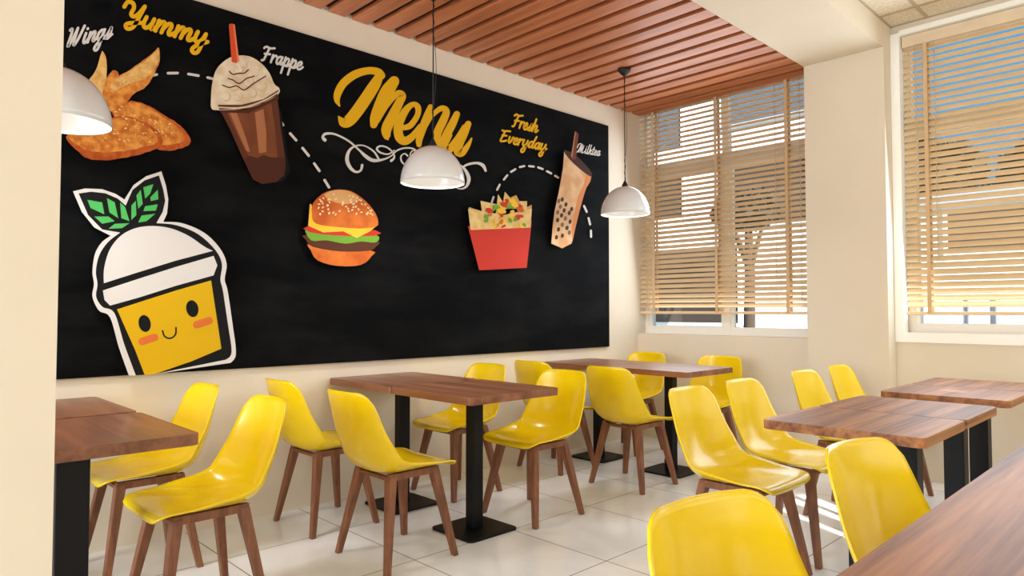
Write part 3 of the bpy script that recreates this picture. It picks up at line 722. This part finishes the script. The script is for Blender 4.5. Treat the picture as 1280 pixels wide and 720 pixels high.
cupk = smooth([(338, 206), (400, 212), (470, 240), (525, 290), (547, 335), (542, 385), (550, 420), (565, 520), (578, 615), (560, 640)], 5) + [(330, 706), (280, 716)] + smooth([(272, 690), (235, 590), (204, 492), (166, 472), (146, 440), (150, 400), (145, 360), (155, 310), (182, 268), (222, 236)], 5)
a.poly(c(leafk + [(p[0], p[1]) for p in cupk[1:-1]]), ink)
# leaves' veined cells
for cell in ([(118, 132), (165, 140), (172, 178), (128, 158)], [(180, 126), (205, 140), (216, 190), (188, 172)], [(222, 140), (238, 155), (252, 200), (226, 190)], [(140, 185), (185, 185), (205, 200), (165, 208)], [(205, 208), (252, 206), (228, 222), (185, 224)],
             [(258, 150), (272, 135), (274, 180), (258, 196)], [(274, 118), (288, 100), (294, 145), (280, 160)], [(296, 92), (328, 82), (318, 112), (302, 128)], [(318, 124), (342, 100), (344, 130), (320, 136)], [(302, 152), (342, 146), (336, 166), (296, 168)], [(290, 182), (334, 176), (306, 200), (280, 204)]):
    a.poly(c(cell), green)
# dome, band, body
a.poly(c([(p[0], p[1]) for p in smooth([(170, 397), (171, 350), (188, 292), (222, 248), (268, 223), (322, 215), (382, 222), (440, 246), (490, 280), (518, 294)], 5)] + [(400, 325), (280, 362)]), wht)
a.poly(c([(167, 420), (280, 383), (400, 345), (520, 310), (532, 340), (520, 372), (400, 405), (280, 443), (190, 468), (172, 450)]), wht)
a.poly(c([(212, 480), (290, 455), (400, 420), (512, 388), (545, 605), (370, 672), (300, 690), (270, 610)]), yel)
a.poly(c([(285, 640), (300, 692), (330, 690), (450, 645), (545, 605), (540, 580), (440, 620)]), yel)
for (x, y) in ((300, 525), (452, 478)):
    a.ell(60+x/2.571, 200+y/2.571, 7.6, 10.6, ink, -.2, 24)
for (x, y) in ((316, 573), (490, 520)):
    P = c([(x-24, y+9, 24), (x+16, y-4, 24)]); a.stroke(P, blush, 0)
a.stroke(c([(357, 548, 5), (364, 566, 5), (382, 572, 5), (398, 560, 5), (400, 538, 5)]), ink)
a.done()

# ------------------------------------------------------------------ outside
b = bmesh.new(); box(b, -40, 40, YW+.3, 60, -.3, -.1); struct('ground', b, plain('paving_concrete', (206, 204, 200), .9))
plaster = plain('white_plaster', (232, 230, 226), .9, vary=.02); dglass = plain('dark_glazing', (84, 94, 104), .5, .3); dark_open = plain('dark_shutter', (58, 46, 38), .7)
conc = plain('grey_roof_edge', (150, 160, 172), .8)
def building(label, x0, x1, y0, y1, h, wins, roof=True):
    t = thing('building', label, 'building', ((x0+x1)/2, y0, -.1), 'pale buildings across the street')
    L = (x0+x1)/2
    b = bmesh.new(); box(b, x0-L, x1-L, 0, y1-y0, 0, h); link('facade', b, plaster, t)
    b = bmesh.new(); box(b, x0-L-.15, x1-L+.15, -.15, y1-y0+.1, h, h+.25, .02); link('roof', b, conc, t)
    for (a0, a1, z0, z1, m) in wins:
        b = bmesh.new()
        box(b, a0-L-.06, a1-L+.06, -.05, .0, z0+.1-.06, z0+.1); box(b, a0-L-.06, a1-L+.06, -.05, 0, z1+.1, z1+.16)
        box(b, a0-L-.06, a0-L, -.05, 0, z0+.1, z1+.1); box(b, a1-L, a1-L+.06, -.05, 0, z0+.1, z1+.1)
        f = link('window_frame', b, M['wall_white'], t)
        b = bmesh.new(); box(b, a0-L, a1-L, -.02, -.004, z0+.1, z1+.1); link('pane', b, m, f)
    return t
building('white building with dark windows across the street, seen through the brown blind', -12, -1.6, 13, 19, 6.2,
         [(-5.45, -4.3, 4.72, 5.85, dglass), (-5.3, -4.28, 3.2, 4.2, dark_open), (-3.35, -1.4, 4.98, 5.9, dglass), (-3.3, -1.6, 2.9, 4.15, dark_open), (-8.5, -7, 4.7, 5.8, dglass), (-5.4, -3, .9, 2.5, dark_open)])
building('low white building with a long dark window behind the pale blind', .1, 9, 13.8, 19, 3.05,
         [(.52, 5.5, 2.15, 2.9, dark_open)])
# fence posts and low wall in front
fw = thing('street_fence', 'low white street fence with slim posts seen under the pale blind', 'fence', (2.4, 9, -.1))
b = bmesh.new(); box(b, -2.4, 4.6, 0, .08, 0, 1.4); link('fence_panel', b, plain('white_fence_paint', (214, 216, 222), .8), fw)
for px in (-1.0, -.56, -.3, .2, .7, 1.2, 1.8, 2.5):
    b = bmesh.new(); box(b, px-.008, px+.008, -.03, 0, 0, 1.45); link('fence_post', b, plain('grey_post_paint', (150, 152, 158), .6), fw)
# trees
leafm = plain('dark_leaves', (52, 46, 32), .8, vary=.3, scale=3); bark = plain('bark', (70, 54, 42), .9)
def tree(x, y, h, r, label, seed_):
    t = thing('street_tree', label, 'tree', (x, y, -.1), 'street trees beyond the windows'); rn = random.Random(seed_)
    b = bmesh.new(); tube(b, [(0, 0, 0), (.05, 0, h*.5), (0, .05, h*.8)], [.12, .09, .05], 8)
    for k in range(6):
        a = k*1.05; tube(b, [(0, 0, h*.45+k*.1), (r*.6*math.cos(a), r*.6*math.sin(a), h*.75)], [.05, .015], 6)
    link('trunk', b, bark, t, True)
    b = bmesh.new()
    for k in range(1500):
        while True:
            p = Vector((rn.uniform(-1, 1), rn.uniform(-1, 1), rn.uniform(-1, 1)))
            if p.length < 1: break
        p = Vector((p.x*r, p.y*r, h*.78+p.z*r*.62)); s_ = rn.uniform(.05, .12)*max(1, r/.62)
        d = Vector((rn.gauss(0, 1), rn.gauss(0, 1), rn.gauss(0, 1))).normalized(); e = d.orthogonal().normalized(); g = d.cross(e)
        b.faces.new([b.verts.new(p+e*s_), b.verts.new(p+g*s_*.45), b.verts.new(p-e*s_), b.verts.new(p-g*s_*.45)])
    link('crown', b, leafm, t)
    return t
tree(-1.9, 21, 6.2, 1.7, 'dark tree behind the low white building, beside the pillar', 1)
tree(1.6, 21, 6.1, 1.6, 'dark tree behind the low white building, in the middle of the pale window', 2)
tree(4.7, 21, 6.0, 1.3, 'dark tree behind the far end of the low white building', 3)
tree(-2.0, 11.4, 3.9, .6, 'street tree seen between the slats of the brown blind', 4)

# ------------------------------------------------------------------ world and light
w = bpy.data.worlds.new('sky'); S.world = w; w.use_nodes = True; n = w.node_tree.nodes; l = w.node_tree.links
bg = n['Background']; tc = n.new('ShaderNodeTexCoord'); sx = n.new('ShaderNodeSeparateXYZ'); r = n.new('ShaderNodeValToRGB')
l.new(tc.outputs['Generated'], sx.inputs[0]); l.new(sx.outputs['Z'], r.inputs['Fac'])
e = r.color_ramp.elements; e[0].position = 0; e[0].color = rgb((104, 166, 206)); e[1].position = .5; e[1].color = rgb((58, 126, 178))
l.new(r.outputs['Color'], bg.inputs['Color']); bg.inputs['Strength'].default_value = 1.0
def light(name, typ, loc, d, energy, color, **k):
    ld = bpy.data.lights.new(name, typ); ld.energy = energy; ld.color = color
    for a_, v_ in k.items(): setattr(ld, a_, v_)
    o = bpy.data.objects.new(name, ld); COL.objects.link(o); o.location = loc
    o.rotation_euler = Vector(d).to_track_quat('-Z', 'Y').to_euler(); return o
el = math.radians(22); sd = Vector((-.886*math.cos(el), .46*math.cos(el), -math.sin(el)))
DAY = (.77, .89, 1.0)
light('sun', 'SUN', (10, -5, 8), sd, 12.0, (1, .98, .95), angle=.008)
light('side_fill', 'AREA', (XR-.06, 3.4, 1.7), (-1, .0, -.05), 24, DAY, shape='RECTANGLE', size=3.4, size_y=2.2)  # soft fill added at the unseen side wall
light('daylight_window', 'AREA', (3.2, YW-.06, 1.95), (0, -1, -.15), 30, DAY, shape='RECTANGLE', size=1.9, size_y=1.7)
light('daylight_window', 'AREA', (.82, YW-.06, 1.95), (0, -1, -.15), 15, DAY, shape='RECTANGLE', size=1.4, size_y=1.7)
light('rear_fill', 'AREA', (1.9, YB+.06, 1.6), (0, 1, 0), 215, DAY, shape='RECTANGLE', size=3.6, size_y=2.4)  # fill added behind the camera; no entrance stands there
for x, y in ((4.9, -3.2), (4.9, 3.8), (6.4, -3.2), (6.4, -1.0), (6.4, 1.5), (6.4, 3.8)):
    light('ceiling_fill', 'AREA', (x, y, ZC-.02), (0, 0, -1), 6, (.88, .94, 1), shape='RECTANGLE', size=.6, size_y=1.2)  # unseen overhead fill added under the tiles, without fixtures
for y in (.56, 2.375, 4.2):
    light('pendant_glow', 'AREA', (.67, y, 1.885+.012), (0, 0, -1), 4.8, (.98, .99, 1), shape='DISK', size=.32)

S.view_settings.view_transform = 'Standard'; S.view_settings.look = 'None'; S.view_settings.gamma = 1; S.view_settings.use_curve_mapping = False
S.view_settings.exposure = .63
S.cycles.use_denoising = True; S.cycles.max_bounces = 10; S.cycles.diffuse_bounces = 5; S.cycles.sample_clamp_indirect = 6
S.cycles.caustics_reflective = False; S.cycles.caustics_refractive = False
